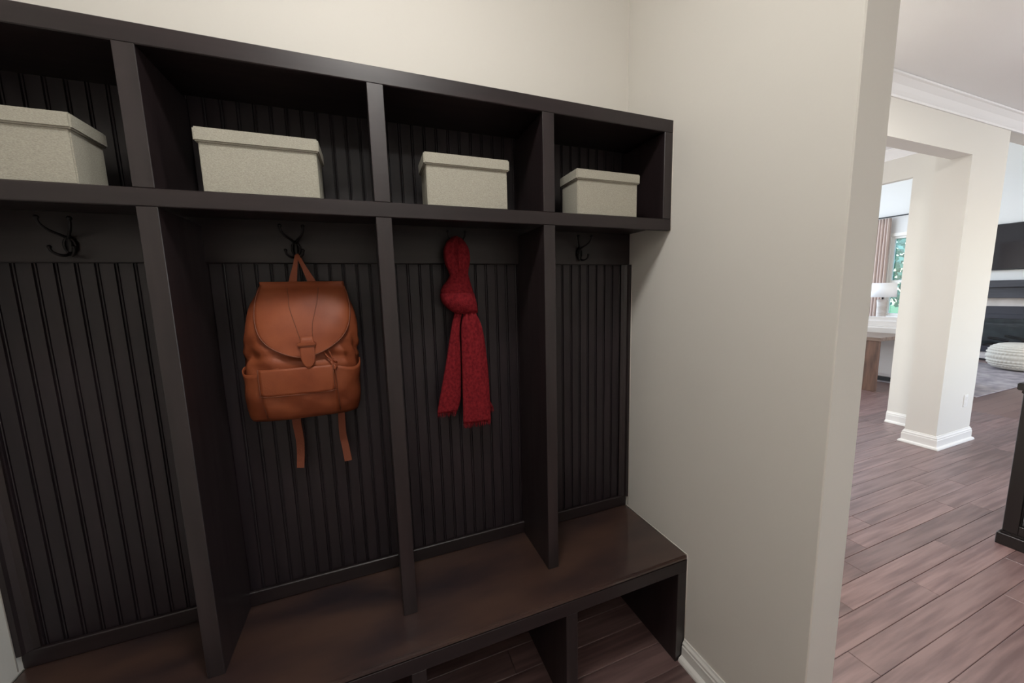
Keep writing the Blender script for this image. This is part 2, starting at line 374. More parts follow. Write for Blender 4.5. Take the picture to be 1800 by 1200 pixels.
# boards of the back: one mesh per height, shared by all boards
def bead_mesh(z0, z1):
    P_, t = 0.042, 0.012
    prof = [(0.0003, 0.0052), (0.0012, 0.0002), (0.0318, 0.0002), (0.0330, 0.0052), (0.0344, 0.0052), (0.0354, 0.0022), (0.0370, 0.0014), (0.0386, 0.0022), (0.0396, 0.0052), (0.0417, 0.0052), (0.0417, t), (0.0003, t)]
    n = len(prof)
    vv = [(x - P_ / 2, y_, 0) for x, y_ in prof] + [(x - P_ / 2, y_, z1 - z0) for x, y_ in prof]
    fs = [(i, (i + 1) % n, n + (i + 1) % n, n + i) for i in range(n)] + [tuple(range(n))[::-1], tuple(range(n, 2 * n))]
    me = fix(mesh('beadboard', vv, fs)); me.materials.append(M_bead); return me
for (z0, z1) in ((ZB - 0.02, ZFR + 0.01), (ZS1 - 0.02, ZT0 + 0.013)):
    me = bead_mesh(z0, z1)
    for k in range(50):
        x = -0.0159 - 0.042 * (k + 1)
        if x - 0.021 < XL: break
        o = bpy.data.objects.new('beadboard', me); COL.objects.link(o); place(o, (x, 0.0, z0), LK)
box('lower_back_panel', (XL, 0, 0.0, 0.012, 0, ZB - 0.03), M_bead, LK)
box('backing_board', (XL, -0.0005, 0.0122, 0.0138, 0, ZT1 - 0.002), M_bead, LK)
box('hook_rail', (XL, 0, -0.013, 0.012, ZFR, ZS0 + 0.025), M_wx, LK, 0.0025)
box('bench_backsplash', (XL, 0, -0.014, 0.0, ZB, ZB + 0.052), M_wx, LK, 0.003)
for sx, xw in ((1, XL), (-1, 0.0)):      # cove strip in both back corners
    prof = [Vector((xw, 0, 0)), Vector((xw + sx * 0.039, 0, 0)), Vector((xw + sx * 0.039, -0.006, 0)), Vector((xw + sx * 0.026, -0.010, 0)), Vector((xw + sx * 0.016, -0.018, 0)), Vector((xw + sx * 0.012, -0.026, 0)), Vector((xw, -0.028, 0))]
    prism('corner_cove', prof, (0, 0, ZB + 0.052), (0, 0, ZFR), M_wz, LK)
# shelf and top
box('shelf_board', (XL, 0, YF + 0.02, 0.0, ZS1 - 0.019, ZS1), M_wx, LK)
box('shelf_rail', (XL, 0, YF, YF + 0.02, ZS0, ZS1), M_wx, LK, 0.002)
box('top_board', (XL, 0, YF + 0.02, 0.0, ZT0 + 0.012, ZT1), M_wx, LK)
box('top_rail', (XL, 0, YF, YF + 0.02, ZT0, ZT1), M_wx, LK, 0.002)
for x0, x1 in BX:
    box('upper_divider', (x0, x1, YF + 0.0005, 0.0, ZS1, ZT0 + (0.001)), M_wz, LK, 0.0012)
    box('lower_divider', (x0, x1, YF + 0.0005, 0.0, ZB, ZS0), M_wz, LK, 0.0012)
box('end_panel', (-0.0386, 0, YF + 0.0005, 0.0, ZS1, ZT0), M_wz, LK, 0.0012)
box('end_panel', (XL, XL + 0.0386, YF + 0.0005, 0.0, ZS1, ZT0), M_wz, LK, 0.0012)
# bench
box('bench_seat', (XL, 0, YB, 0.0, ZB - 0.02, ZB), M_seat, LK, 0.006, seg=8)
box('bench_apron', (XL, 0, YB + 0.001, YB + 0.022, ZR, ZB - 0.02), M_wx, LK, 0.001)
for x0, x1 in ((-1.5855, -1.5415), (-1.0604, -1.0171), (-0.5419, -0.4972)):
    box('bench_support', (x0, x1, YB + 0.0015, 0.0, 0, ZR), M_wz, LK, 0.0012)
    box('bench_support_top', (x0 + 0.012, x1 - 0.012, YB + 0.022, 0.0, ZR, ZB - 0.02), M_wz, LK)
box('bench_end', (-0.0444, -0.001, YB + 0.0015, 0.0, 0, ZR), M_wz, LK, 0.0012)
box('bench_end', (XL + 0.001, XL + 0.0444, YB + 0.0015, 0.0, 0, ZR), M_wz, LK, 0.0012)
# pale beads: caulk plus painted edge highlights where the locker meets the side walls
tubes('caulk_edge_highlight', [([(-0.0005, -0.014, ZB + 0.0005), (-0.0005, YB, ZB + 0.0005), ], 0.0022)], M_caulk_hl, LK, 6)
tubes('caulk_edge_highlight', [([(-0.0005, YB + 0.001, ZB), (-0.0005, YB + 0.001, 0.095)], 0.0016)], M_caulk_hl, LK, 6)
tubes('caulk_edge_highlight', [([(-0.0005, -0.029, ZB + 0.01), (-0.0005, -0.029, ZFR)], 0.0014)], M_caulk_hl, LK, 6)
tubes('caulk_edge_highlight', [([(XL + 0.0005, -0.029, ZB + 0.01), (XL + 0.0005, -0.029, ZFR)], 0.0016)], M_caulk_hl, LK, 6)
tubes('caulk_edge_highlight', [([(XL + 0.0005, -0.014, ZB + 0.0005), (XL + 0.0005, YB, ZB + 0.0005)], 0.0022)], M_caulk_hl, LK, 6)
tubes('caulk_edge_highlight', [([(-0.0005, YF, ZS0), (-0.0005, YF, ZT1)], 0.0014)], M_caulk_hl, LK, 6)

# ------------------------------------------------------------------ storage boxes
def storage_box(x0, x1, label):
    y0, y1 = -0.246, -0.122; z0 = ZS1 + 0.0005
    t = thing('storage_box', ((x0 + x1) / 2, (y0 + y1) / 2, z0), label, 'box', 'linen storage boxes in the cubbies')
    bm = bmesh.new(); e = 0.007; zt = z0 + 0.135
    lo = [(x0 + e, y0 + e), (x1 - e, y0 + e), (x1 - e, y1 - e), (x0 + e, y1 - e)]
    vv = [bm.verts.new((a, b, z0)) for a, b in lo] + [bm.verts.new((a, b, zt)) for a, b in lo]
    for f in BOXF: bm.faces.new([vv[i] for i in f])
    bmesh.ops.bevel(bm, geom=list(bm.edges), offset=0.0025, segments=2, affect='EDGES')
    me = bpy.data.meshes.new('body'); bm.to_mesh(me); bm.free(); link('body', me, M_linen, t)
    box('lid', (x0, x1, y0, y1, z0 + 0.117, z0 + 0.151), M_linen, t, 0.0035, seg=2)
storage_box(-1.950, -1.683, 'lidded grey linen box in the leftmost cubby, cut off by the photo edge')
storage_box(-1.468, -1.197, 'lidded grey linen box in the cubby above the leather backpack')
storage_box(-0.923, -0.655, 'lidded grey linen box in the cubby above the red scarf')
storage_box(-0.410, -0.143, 'lidded grey linen box in the rightmost cubby next to the wall')

# ------------------------------------------------------------------ coat hooks
def coat_hook(cx, label):
    t = thing('coat_hook', (cx, -0.013, 1.630), label, 'hook', 'coat hooks on the rail')
    yw = -0.013
    ring = [(cx + 0.0115 * math.sin(a), yw - 0.006, 1.660 + 0.019 * math.cos(a)) for a in [2 * math.pi * k / 20 for k in range(20)]]
    tubes('ring', [(ring, 0.0034, True)], M_iron, t)
    lathe('mount_plate', [(0, 0.026), (0.005, 0.025), (0.0075, 0.018), (0.0075, -0.018), (0.005, -0.025), (0, -0.026)], (cx, yw - 0.0035, 1.660), M_iron, t, 14)
    for s in (-1, 1):
        p = catmull([(cx, yw - 0.004, 1.676), (cx + s * 0.007, yw - 0.016, 1.684), (cx + s * 0.020, yw - 0.034, 1.694), (cx + s * 0.029, yw - 0.046, 1.708), (cx + s * 0.031, yw - 0.049, 1.722)], 5)
        o = tubes('upper_prong', [(p, [0.0042 - 0.0012 * i / len(p) for i in range(len(p))])], M_iron, t)
        lathe('prong_tip', [(0, 0.006), (0.0042, 0.0042), (0.006, 0), (0.0042, -0.0042), (0, -0.006)], (cx + s * 0.031, yw - 0.049, 1.724), M_iron, o, 12)
        p = catmull([(cx, yw - 0.005, 1.645), (cx + s * 0.004, yw - 0.014, 1.633), (cx + s * 0.013, yw - 0.026, 1.632), (cx + s * 0.022, yw - 0.034, 1.640), (cx + s * 0.024, yw - 0.036, 1.650)], 5)
        o = tubes('lower_prong', [(p, [0.004 - 0.001 * i / len(p) for i in range(len(p))])], M_iron, t)
        lathe('prong_tip', [(0, 0.005), (0.0036, 0.0036), (0.005, 0), (0.0036, -0.0036), (0, -0.005)], (cx + s * 0.024, yw - 0.036, 1.652), M_iron, o, 12)
coat_hook(-1.843, 'empty dark coat hook in the leftmost bay')
coat_hook(-1.3085, 'dark coat hook carrying the leather backpack')
coat_hook(-0.793, 'dark coat hook mostly hidden by the red scarf hung on it')
coat_hook(-0.262, 'empty dark coat hook in the rightmost bay beside the wall')

# ------------------------------------------------------------------ leather backpack
BP = thing('leather_backpack', (-1.305, -0.08, 1.12), 'cognac brown leather backpack with rounded flap hanging from a hook', 'backpack')
SIL = [(1.118, -1.448, -1.176), (1.126, -1.462, -1.168), (1.16, -1.467, -1.158), (1.22, -1.466, -1.154), (1.285, -1.461, -1.152), (1.33, -1.459, -1.152), (1.395, -1.458, -1.143), (1.44, -1.452, -1.146), (1.48, -1.443, -1.156), (1.51, -1.428, -1.168), (1.535, -1.415, -1.176), (1.546, -1.405, -1.186)]
FRT = [(1.118, -0.074), (1.13, -0.096), (1.16, -0.118), (1.22, -0.135), (1.285, -0.142), (1.33, -0.134), (1.395, -0.128), (1.44, -0.116), (1.48, -0.100), (1.51, -0.084), (1.535, -0.066), (1.546, -0.048)]
YBK = -0.016; NEXP = 2.7
def wrinkle(x, z):
    k = max(0, 1 - abs(z - 1.335) / 0.075)
    side = min(1, abs(x + 1.30) / 0.09) ** 2
    d = k * (0.0125 * math.sin(62 * (x + 1.3) + 26 * (z - 1.3)) * (0.30 + 0.70 * side) + 0.004 * math.sin(150 * (z - 1.3) + 14 * x))
    g = max(0, 1 - abs(z - 1.20) / 0.09)
    d += g * (0.0032 * math.sin(55 * (z + 0.9 * x)) + 0.0022 * math.sin(90 * (x - 0.6 * z)))
    return d
def front_y(x, z):
    xa, xb = cat_tab(SIL, z); (yf,) = cat_tab(FRT, z)
    ym = (yf + YBK) / 2; hd = (YBK - yf) / 2; t = min(0.999, abs((x - (xa + xb) / 2) / ((xb - xa) / 2)))
    return ym - hd * (1 - t ** NEXP) ** (1 / NEXP) - wrinkle(x, z)
def bag_section(z, grow, a0=0.0, a1=2 * math.pi, n=56, wr=True):
    xa, xb = cat_tab(SIL, z); (yf,) = cat_tab(FRT, z)
    xc, hw, ym, hd = (xa + xb) / 2, (xb - xa) / 2 + grow, (yf + YBK) / 2, (YBK - yf) / 2 + grow
    out = []
    for k in range(n):
        a = a0 + (a1 - a0) * k / (n if a1 - a0 > 6.2 else n - 1); c, s = math.cos(a), math.sin(a)
        x = xc + hw * math.copysign(abs(c) ** (2 / NEXP), c); yy = ym - hd * math.copysign(abs(s) ** (2 / NEXP), s)
        if s > 0 and wr: yy -= wrinkle(x, z) * s
        if s <= 0: yy = min(yy, -0.004)
        if wr: x += (1 if c > 0 else -1) * wrinkle(x + 3 * yy, z) * 0.7 * abs(c)
        out.append(Vector((x, yy, z)))
    return out
def loft(rows, cap=True, closed=True):
    n = len(rows[0]); vv = [v for r in rows for v in r]; fs = []
    for i in range(len(rows) - 1):
        for k in range(n if closed else n - 1):
            a, b = i * n + k, i * n + (k + 1) % n
            fs.append((a, b, b + n, a + n))
    if cap: fs += [tuple(range(n))[::-1], tuple(range((len(rows) - 1) * n, len(rows) * n))]
    return vv, fs
zs = [1.118 + (1.546 - 1.118) * i / 54 for i in range(55)]
link('body', fix(mesh('body', *loft([bag_section(z, 0) for z in zs]))), M_leath, BP, smooth=True)

def panel(name, rows, off, th, mt, parent, nu=24, yfun=None):
    """sheet following the bag's front: rows of (z, xa, xb[, y]) top to bottom"""
    fr, bk = [], []
    for r in rows:
        z, xa, xb = r[:3]
        a, b = [], []
        for k in range(nu + 1):
            x = xa + (xb - xa) * k / nu
            yy = r[3] if len(r) > 3 else (yfun or front_y)(x, z) - off
            a.append(Vector((x, yy, z))); b.append(Vector((x, yy + th, z)))
        fr.append(a); bk.append(b)
    n = nu + 1; m = len(rows); vv = [v for r in fr for v in r] + [v for r in bk for v in r]; fs = []; B = n * m
    for i in range(m - 1):
        for k in range(nu):
            a = i * n + k
            fs.append((a, a + n, a + n + 1, a + 1)); fs.append((B + a, B + a + 1, B + a + n + 1, B + a + n))
    for i in range(m - 1):
        a = i * n; fs.append((a, B + a, B + a + n, a + n)); a = i * n + nu; fs.append((a, a + n, B + a + n, B + a))
    for k in range(nu):
        fs.append((k, k + 1, B + k + 1, B + k)); a = (m - 1) * n + k; fs.append((a, B + a, B + a + 1, a + 1))
    return link(name, fix(mesh(name, vv, fs)), mt, parent, smooth=True)
def smooth_y(x, z):      # front without the small folds, for stiffer leather
    xa, xb = cat_tab(SIL, z); (yf,) = cat_tab(FRT, z)
    ym = (yf + YBK) / 2; hd = (YBK - yf) / 2; t = min(0.97, abs((x - (xa + xb) / 2) / ((xb - xa) / 2)))
    return ym - hd * (1 - t ** NEXP) ** (1 / NEXP) - 0.0015 * math.sin(40 * (x - z))
# flap outline
FL = [(1.540, -1.412, -1.175), (1.51, -1.418, -1.166), (1.47, -1.422, -1.161), (1.44, -1.421, -1.163), (1.415, -1.416, -1.168), (1.393, -1.408, -1.178), (1.372, -1.394, -1.195), (1.355, -1.375, -1.217), (1.342, -1.353, -1.240), (1.333, -1.330, -1.262), (1.3285, -1.313, -1.278), (1.3272, -1.300, -1.290)]
FLA = FL[::-1]
rows = [(1.552, -1.408, -1.179, -0.022), (1.556, -1.409, -1.178, -0.038)]
rows += [(1.5545, -1.411, -1.176, -0.056)]
for i in range(28):
    z = 1.545 - (1.545 - 1.3272) * (i / 27) ** 0.85
    rows.append((z, *cat_tab(FLA, z)))
flap_y = lambda x, z: smooth_y(x, z) - 0.011 * max(0, min(1, (1.46 - z) / 0.13)) ** 1.5
flap = panel('flap', rows, 0.007, 0.005, M_leath, BP, 30, flap_y)
def surf_line(name, xz, off, rad, mt, parent, n=5, yf=smooth_y):
    pts = catmull([(x, 0, z) for x, z in xz], n)
    return tubes(name, [([(p.x, yf(p.x, p.z) - off, p.z) for p in pts], rad)], mt, parent, 6)
edge = [(b, a) for a, b, c in FL] + [(c, a) for a, b, c in FLA]
surf_line('flap_binding', edge, 0.0065, 0.0022, M_leathd, flap, 3, flap_y)
surf_line('seam', [(-1.336, 1.535), (-1.331, 1.509), (-1.328, 1.478), (-1.314, 1.425), (-1.301, 1.375)], 0.0075, 0.0011, M_leathd, flap, 5, flap_y)
surf_line('seam', [(-1.249, 1.535), (-1.250, 1.515), (-1.254, 1.485), (-1.267, 1.426), (-1.268, 1.375)], 0.0075, 0.0011, M_leathd, flap, 5, flap_y)
ty = lambda x, z: flap_y(-1.284, max(z, 1.335))
panel('buckle_tab', [(1.388, -1.300, -1.268), (1.375, -1.302, -1.266), (1.35, -1.303, -1.265), (1.325, -1.303, -1.264), (1.310, -1.299, -1.266), (1.301, -1.293, -1.273), (1.2935, -1.2855, -1.281)], 0.013, 0.004, M_leath, BP, 8, ty)
box('tab_keeper', (-1.309, -1.260, flap_y(-1.284, 1.365) - 0.017, flap_y(-1.284, 1.365) - 0.004, 1.3605, 1.3705), M_leath, BP, 0.002, seg=2)
tubes('keeper_shadow_stitch', [([(-1.307, flap_y(-1.284, 1.36) - 0.015, 1.3585), (-1.262, flap_y(-1.284, 1.36) - 0.015, 1.3585)], 0.0012)], M_leathd, BP, 6)  # dark strip below the keeper, coloured to stand in for its shadow
# pockets
lowy = lambda x, z: smooth_y(x, z)
pk = panel('front_pocket', [(1.292 - 0.162 * i / 12, -1.420 + 0.004 * i / 12, -1.213 - 0.003 * i / 12) for i in range(13)], 0.008, 0.008, M_leath, BP, 20)
pr = []
for i in range(12):
    z = 1.297 - 0.083 * i / 11; q = max(0, (1.226 - z) / 0.012); ins = 0.012 * (1 - math.sqrt(max(0, 1 - q * q)))
    pr.append((z, -1.419 + ins, -1.219 - ins))
pf = panel('pocket_flap', pr, 0.0145, 0.005, M_leath, BP, 20, lowy)
po = [(p[1], p[0]) for p in pr]; po2 = [(p[2], p[0]) for p in pr]
surf_line('flap_binding', po + po2[::-1], 0.0148, 0.0016, M_leathd, pf, 2)
for x in (-1.418, -1.214):
    surf_line('seam', [(x, 1.285), (x + 0.001, 1.22), (x + 0.002, 1.14)], 0.0085, 0.0014, M_leathd, pk)
for s in (-1, 1):        # side pockets wrap around the flanks, top edge dips towards the front
    a0, a1 = ((-0.55, 1.30) if s > 0 else (math.pi - 1.30, math.pi + 0.55)); nA = 20; rws = []
    for i in range(15):
        f = i / 14; row_ = []
        for k in range(nA):
            a = a0 + (a1 - a0) * k / (nA - 1)
            near = max(0, math.sin(a)); ztop = 1.300 - 0.020 * math.sin(math.pi * min(1, max(0, near * 1.0)))
            z = 1.126 + (ztop - 1.126) * f
            xa, xb = cat_tab(SIL, z); (yf,) = cat_tab(FRT, z); g = 0.0035 + 0.0025 * f
            xc, hw, ym, hd = (xa + xb) / 2, (xb - xa) / 2 + g, (yf + YBK) / 2, (YBK - yf) / 2 + g
            c, sn = math.cos(a), math.sin(a)
            x = xc + hw * math.copysign(abs(c) ** (2 / NEXP), c); yy = ym - hd * math.copysign(abs(sn) ** (2 / NEXP), sn)
            row_.append(Vector((x + s * 0.003 * math.sin(60 * z + 4 * a) * f, min(yy, -0.003) - wrinkle(x, z) * 0.8, z)))
        rws.append(row_)
    vv, fs = loft(rws, cap=False, closed=False)
    me = fix(mesh('side_pocket', vv, fs)); o = link('side_pocket', me, M_leath, BP, smooth=True)
    md = o.modifiers.new('thickness', 'SOLIDIFY'); md.thickness = 0.003; md.offset = 0
    tubes('pocket_binding', [([tuple(v) for v in rws[-1]], 0.0014)], M_leath, o, 6)
# draw cord with a knot
yy = front_y(-1.22, 1.31)
tubes('draw_cord', [(catmull([(-1.246, yy - 0.006, 1.345), (-1.236, yy - 0.012, 1.326), (-1.222, yy - 0.014, 1.309), (-1.217, yy - 0.014, 1.300)], 5), 0.0026),
                    (catmull([(-1.231, yy - 0.006, 1.347), (-1.224, yy - 0.012, 1.328), (-1.217, yy - 0.014, 1.310), (-1.215, yy - 0.014, 1.300)], 5), 0.0026)], M_leath, BP)
tubes('cord_knot', [([(-1.2165 + 0.0065 * math.cos(a), yy - 0.015 - 0.003 * math.sin(2 * a), 1.303 + 0.006 * math.sin(a)) for a in [k * math.pi / 8 for k in range(16)]], 0.0034, True),
                    ([(-1.2150 + 0.006 * math.cos(a), yy - 0.016, 1.292 + 0.006 * math.sin(a)) for a in [k * math.pi / 8 for k in range(16)]], 0.0032, True),
                    ([(-1.216, yy - 0.016, 1.296), (-1.2155, yy - 0.017, 1.283), (-1.2145, yy - 0.017, 1.278)], [0.004, 0.0042, 0.003])], M_leath, BP)
# straps: flat ribbons
def ribbon(name, pts, widths, th, mt, parent, wdir=None, n=5):
    P = catmull(pts, n); W = [widths[0] + (widths[1] - widths[0]) * i / (len(P) - 1) for i in range(len(P))] if len(widths) == 2 else catmull([(w_, 0, 0) for w_ in widths], n)
    vv = []
    for i, p in enumerate(P):
        t = (P[min(i + 1, len(P) - 1)] - P[max(i - 1, 0)]).normalized()
        d = Vector(wdir) if wdir else Vector((1, 0, 0)); d = (d - t * d.dot(t)).normalized(); nn = t.cross(d).normalized()
        w_ = W[i] if not isinstance(W[i], Vector) else W[i].x
        for a, b in ((-1, -1), (1, -1), (1, 1), (-1, 1)): vv.append(p + d * a * w_ / 2 + nn * b * th / 2)
    rows = [vv[i * 4:i * 4 + 4] for i in range(len(P))]
    return link(name, fix(mesh(name, *loft(rows))), mt, parent)
ribbon('carry_handle', [(-1.327, -0.040, 1.532), (-1.321, -0.046, 1.560), (-1.312, -0.046, 1.600), (-1.3065, -0.042, 1.630), (-1.3035, -0.040, 1.6385), (-1.299, -0.042, 1.630), (-1.287, -0.046, 1.600), (-1.271, -0.046, 1.560), (-1.262, -0.040, 1.532)],
       [0.026, 0.022, 0.014, 0.010, 0.009, 0.010, 0.014, 0.022, 0.027], 0.003, M_leath, BP, n=4)
ribbon('webbing_strap', [(-1.350, -0.050, 1.135), (-1.353, -0.040, 1.092), (-1.350, -0.034, 1.030), (-1.352, -0.036, 0.980), (-1.356, -0.040, 0.938)], (0.028, 0.023), 0.0025, M_web, BP, (1, -0.25, 0.0))
ribbon('webbing_strap', [(-1.216, -0.048, 1.135), (-1.218, -0.038, 1.087), (-1.219, -0.032, 1.030), (-1.213, -0.038, 0.980), (-1.208, -0.046, 0.937)], (0.022, 0.026), 0.0025, M_web, BP, (1, -0.35, 0.15))

# ------------------------------------------------------------------ red scarf
SC = thing('wool_scarf', (-0.79, -0.07, 1.0), 'dark red wool scarf knotted over a coat hook with fringed tails', 'scarf')
def cloth(name, tab, mt, parent, nz=44, na=40, folds=5, amp=0.10, ph=0.0, bottom_wave=0.0, n_exp=2.4):
    """tab: (z, xa, xb, yc, hd) ascending; closed padded cloth with vertical folds"""
    z0, z1 = tab[0][0], tab[-1][0]; rws = []
    for i in range(nz + 1):
        z = z0 + (z1 - z0) * i / nz; xa, xb, yc, hd = cat_tab(tab, z); row_ = []
        for k in range(na):
            a = 2 * math.pi * k / na; c, s = math.cos(a), math.sin(a)
            x = (xa + xb) / 2 + (xb - xa) / 2 * math.copysign(abs(c) ** (2 / n_exp), c)
            f = 1 + amp * math.sin(folds * (x - xa) / (xb - xa) * 2 * math.pi + ph + 9 * (z - z0)) + amp * 0.4 * math.sin(3.1 * folds * c + 31 * z)
            yy = min(yc - hd * math.copysign(abs(s) ** (2 / n_exp), s) * f, -0.006)
            row_.append(Vector((x, yy, z + bottom_wave * math.sin(8 * c + ph) * (1 - i / nz))))
        rws.append(row_)
    return link(name, fix(mesh(name, *loft(rws))), mt, parent, smooth=True)
cloth('loop', [(1.560, -0.822, -0.785, -0.066, 0.016), (1.59, -0.832, -0.789, -0.066, 0.021), (1.615, -0.841, -0.793, -0.066, 0.023), (1.655, -0.843, -0.794, -0.064, 0.023), (1.688, -0.830, -0.789, -0.060, 0.020), (1.705, -0.810, -0.785, -0.054, 0.013), (1.710, -0.802, -0.788, -0.052, 0.006)], M_wool, SC, 30, 28, 2, 0.10)
cloth('loop', [(1.560, -0.802, -0.760, -0.066, 0.016), (1.59, -0.800, -0.757, -0.067, 0.021), (1.625, -0.800, -0.750, -0.067, 0.023), (1.665, -0.799, -0.753, -0.064, 0.022), (1.688, -0.797, -0.764, -0.058, 0.018), (1.702, -0.793, -0.773, -0.052, 0.010), (1.706, -0.788, -0.779, -0.051, 0.005)], M_wool, SC, 30, 28, 2, 0.10, 1.2)
cloth('knot', [(1.497, -0.858, -0.742, -0.066, 0.030), (1.515, -0.861, -0.744, -0.068, 0.034), (1.535, -0.851, -0.750, -0.069, 0.033), (1.555, -0.835, -0.755, -0.068, 0.028), (1.575, -0.823, -0.759, -0.066, 0.021), (1.588, -0.812, -0.768, -0.064, 0.012)], M_wool, SC, 26, 36, 2, 0.07, 0.6)
cloth('knot', [(1.432, -0.808, -0.730, -0.070, 0.018), (1.442, -0.826, -0.729, -0.070, 0.028), (1.455, -0.842, -0.730, -0.070, 0.035), (1.475, -0.858, -0.734, -0.071, 0.040), (1.495, -0.864, -0.739, -0.071, 0.038), (1.508, -0.862, -0.743, -0.070, 0.031), (1.514, -0.850, -0.755, -0.068, 0.018)], M_wool, SC, 26, 36, 1.5, 0.06, 2.0)
cloth('tail', [(1.066, -0.895, -0.818, -0.056, 0.008), (1.10, -0.888, -0.806, -0.056, 0.010), (1.151, -0.876, -0.801, -0.056, 0.012), (1.258, -0.852, -0.797, -0.057, 0.014), (1.38, -0.828, -0.796, -0.060, 0.015), (1.450, -0.812, -0.784, -0.066, 0.013)], M_wool, SC, 46, 36, 2, 0.16)
cloth('tail', [(1.020, -0.803, -0.694, -0.078, 0.009), (1.07, -0.802, -0.695, -0.078, 0.011), (1.185, -0.799, -0.697, -0.077, 0.014), (1.30, -0.797, -0.705, -0.077, 0.017), (1.38, -0.795, -0.717, -0.077, 0.019), (1.417, -0.788, -0.730, -0.075, 0.018), (1.445, -0.780, -0.745, -0.072, 0.014)], M_wool, SC, 46, 40, 2.5, 0.15, 1.0)
cloth('tail', [(1.055, -0.720, -0.672, -0.048, 0.005), (1.10, -0.724, -0.690, -0.048, 0.006), (1.25, -0.740, -0.705, -0.052, 0.008), (1.38, -0.755, -0.730, -0.060, 0.010)], M_wool, SC, 30, 24, 1, 0.12, 0.3)
fr = []
def fringe(xa, xb, z, yc, n, L):
    for i in range(n):
        x = xa + (xb - xa) * (i + 0.5) / n + random.uniform(-0.001, 0.001); l = L * random.uniform(0.7, 1.2); dx = random.uniform(-0.004, 0.004); yy = yc + random.uniform(-0.006, 0.006)
        fr.append(tube_geo([(x, yy, z + 0.006), (x + dx * 0.5, yy - 0.001, z - l * 0.5), (x + dx, yy + random.uniform(-0.003, 0.003), z - l)], [0.0016, 0.0013, 0.0008], 5))
fringe(-0.893, -0.822, 1.064, -0.056, 46, 0.014); fringe(-0.801, -0.697, 1.018, -0.078, 66, 0.016); fringe(-0.716, -0.676, 1.053, -0.048, 24, 0.016)
o = link('fringe', fix(mesh('fringe', *merge(fr))), M_wool, SC, 'stuff')

# ------------------------------------------------------------------ lamps of the mudroom and the hall, with unseen fill lamps added
def dome_lamp(x, y, label, glass):
    t = thing('ceiling_lamp', (x, y, CEIL), label, 'lamp', 'dome lamps on the mudroom ceiling')
    lathe('canopy', [(0, 0), (0.165, 0), (0.17, -0.012), (0.165, -0.03), (0.150, -0.034), (0, -0.034)], (x, y, CEIL - 0.001), M_iron, t)
    lathe('glass_dome', [(0.150, -0.036), (0.148, -0.055), (0.132, -0.082), (0.10, -0.104), (0.05, -0.117), (0, -0.120)], (x, y, CEIL), glass, t)
dome_lamp(-1.05, -0.98, 'round glass dome lamp on the mudroom ceiling nearest the locker', M_bulb)
dome_lamp(-1.05, -2.35, 'added unseen dome fill lamp on the mudroom ceiling farther from the locker', M_bulb2)  # second lamp is unseen, added as fill for the bays and right wall
def can_light(x, y, label, lens=None):
    t = thing('recessed_light', (x, y, CEIL - 0.02), label, 'lamp', 'recessed lights in the hall ceiling')
    lathe('trim_ring', [(0.141, -0.001), (0.170, -0.001), (0.170, -0.008), (0.160, -0.012), (0.144, -0.010), (0.141, -0.001)], (x, y, CEIL), M_trim, t)
    lathe('lens', [(0, -0.006), (0.140, -0.006)], (x, y, CEIL), lens or M_can, t)
def fill_globe(x, y, label, r_=0.13):
    t = thing('fill_globe', (x, y, 2.3), label, 'lamp')
    lathe('canopy', [(0, -0.001), (0.065, -0.001), (0.065, -0.015), (0.02, -0.03), (0, -0.03)], (x, y, CEIL), M_iron, t, 20)
    tubes('stem', [([(x, y, CEIL - 0.03), (x, y, 2.42 + r_ - 0.01)], 0.008)], M_iron, t)
    lathe('globe', [(r_ * math.sin(a), -r_ * math.cos(a)) for a in [math.pi * k / 16 for k in range(17)]], (x, y, 2.42), M_globe, t, 24)
fill_globe(2.62, -0.79, 'small added globe, unseen, lighting the hall ceiling over the dark cabinet', 0.058)  # unseen globe, added to brighten the hall ceiling
fill_globe(5.4, -1.8, 'added globe, unseen, lighting the hall nearest the fireplace side')  # out of view, added for ceiling light and sheen on the floor
can_light(1.2, -0.70, 'added flush ceiling light, unseen, lighting the hall floor past the mudroom wall end', M_can2)  # unseen lamp put in to brighten the near hall floor
can_light(2.6, 1.9, 'recessed ceiling light of the room behind the pier')

# ------------------------------------------------------------------ hall furniture
CB = thing('sideboard', (2.54, -1.35, 0), 'dark black-brown panelled cabinet standing in the hall at the right edge', 'cabinet')
cx0, cx1, cy0, cy1 = 2.20, 2.90, -2.15, -0.56
box('body', (cx0 + 0.012, cx1, cy0 + 0.012, cy1 - 0.0, 0.07, 0.895), M_black, CB)
box('plinth', (cx0 - 0.016, cx1 + 0.016, cy0 - 0.016, cy1 + 0.016, 0, 0.068), M_black, CB, 0.003)
box('plinth_moulding', (cx0 - 0.008, cx1 + 0.008, cy0 - 0.008, cy1 + 0.008, 0.068, 0.083), M_black, CB, 0.005, seg=2)
box('top', (cx0 - 0.02, cx1 + 0.02, cy0 - 0.02, cy1 + 0.02, 0.905, 0.945), M_black, CB, 0.004, seg=2)
box('top_moulding', (cx0 - 0.006, cx1 + 0.006, cy0 - 0.006, cy1 + 0.006, 0.885, 0.905), M_black, CB, 0.004, seg=2)
for a, b in ((cy1 - 0.055, cy1 + 0.0005), (cy0, cy0 + 0.055), ((cy0 + cy1) / 2 - 0.03, (cy0 + cy1) / 2 + 0.03)):
    box('stile', (cx0 - 0.002, cx0 + 0.012, a, b, 0.083, 0.885), M_black, CB, 0.002)
for a, b in ((0.083, 0.135), (0.83, 0.885)):
    box('rail', (cx0 - 0.002, cx0 + 0.012, cy0 + 0.055, cy1 - 0.055, a, b), M_black, CB, 0.002)
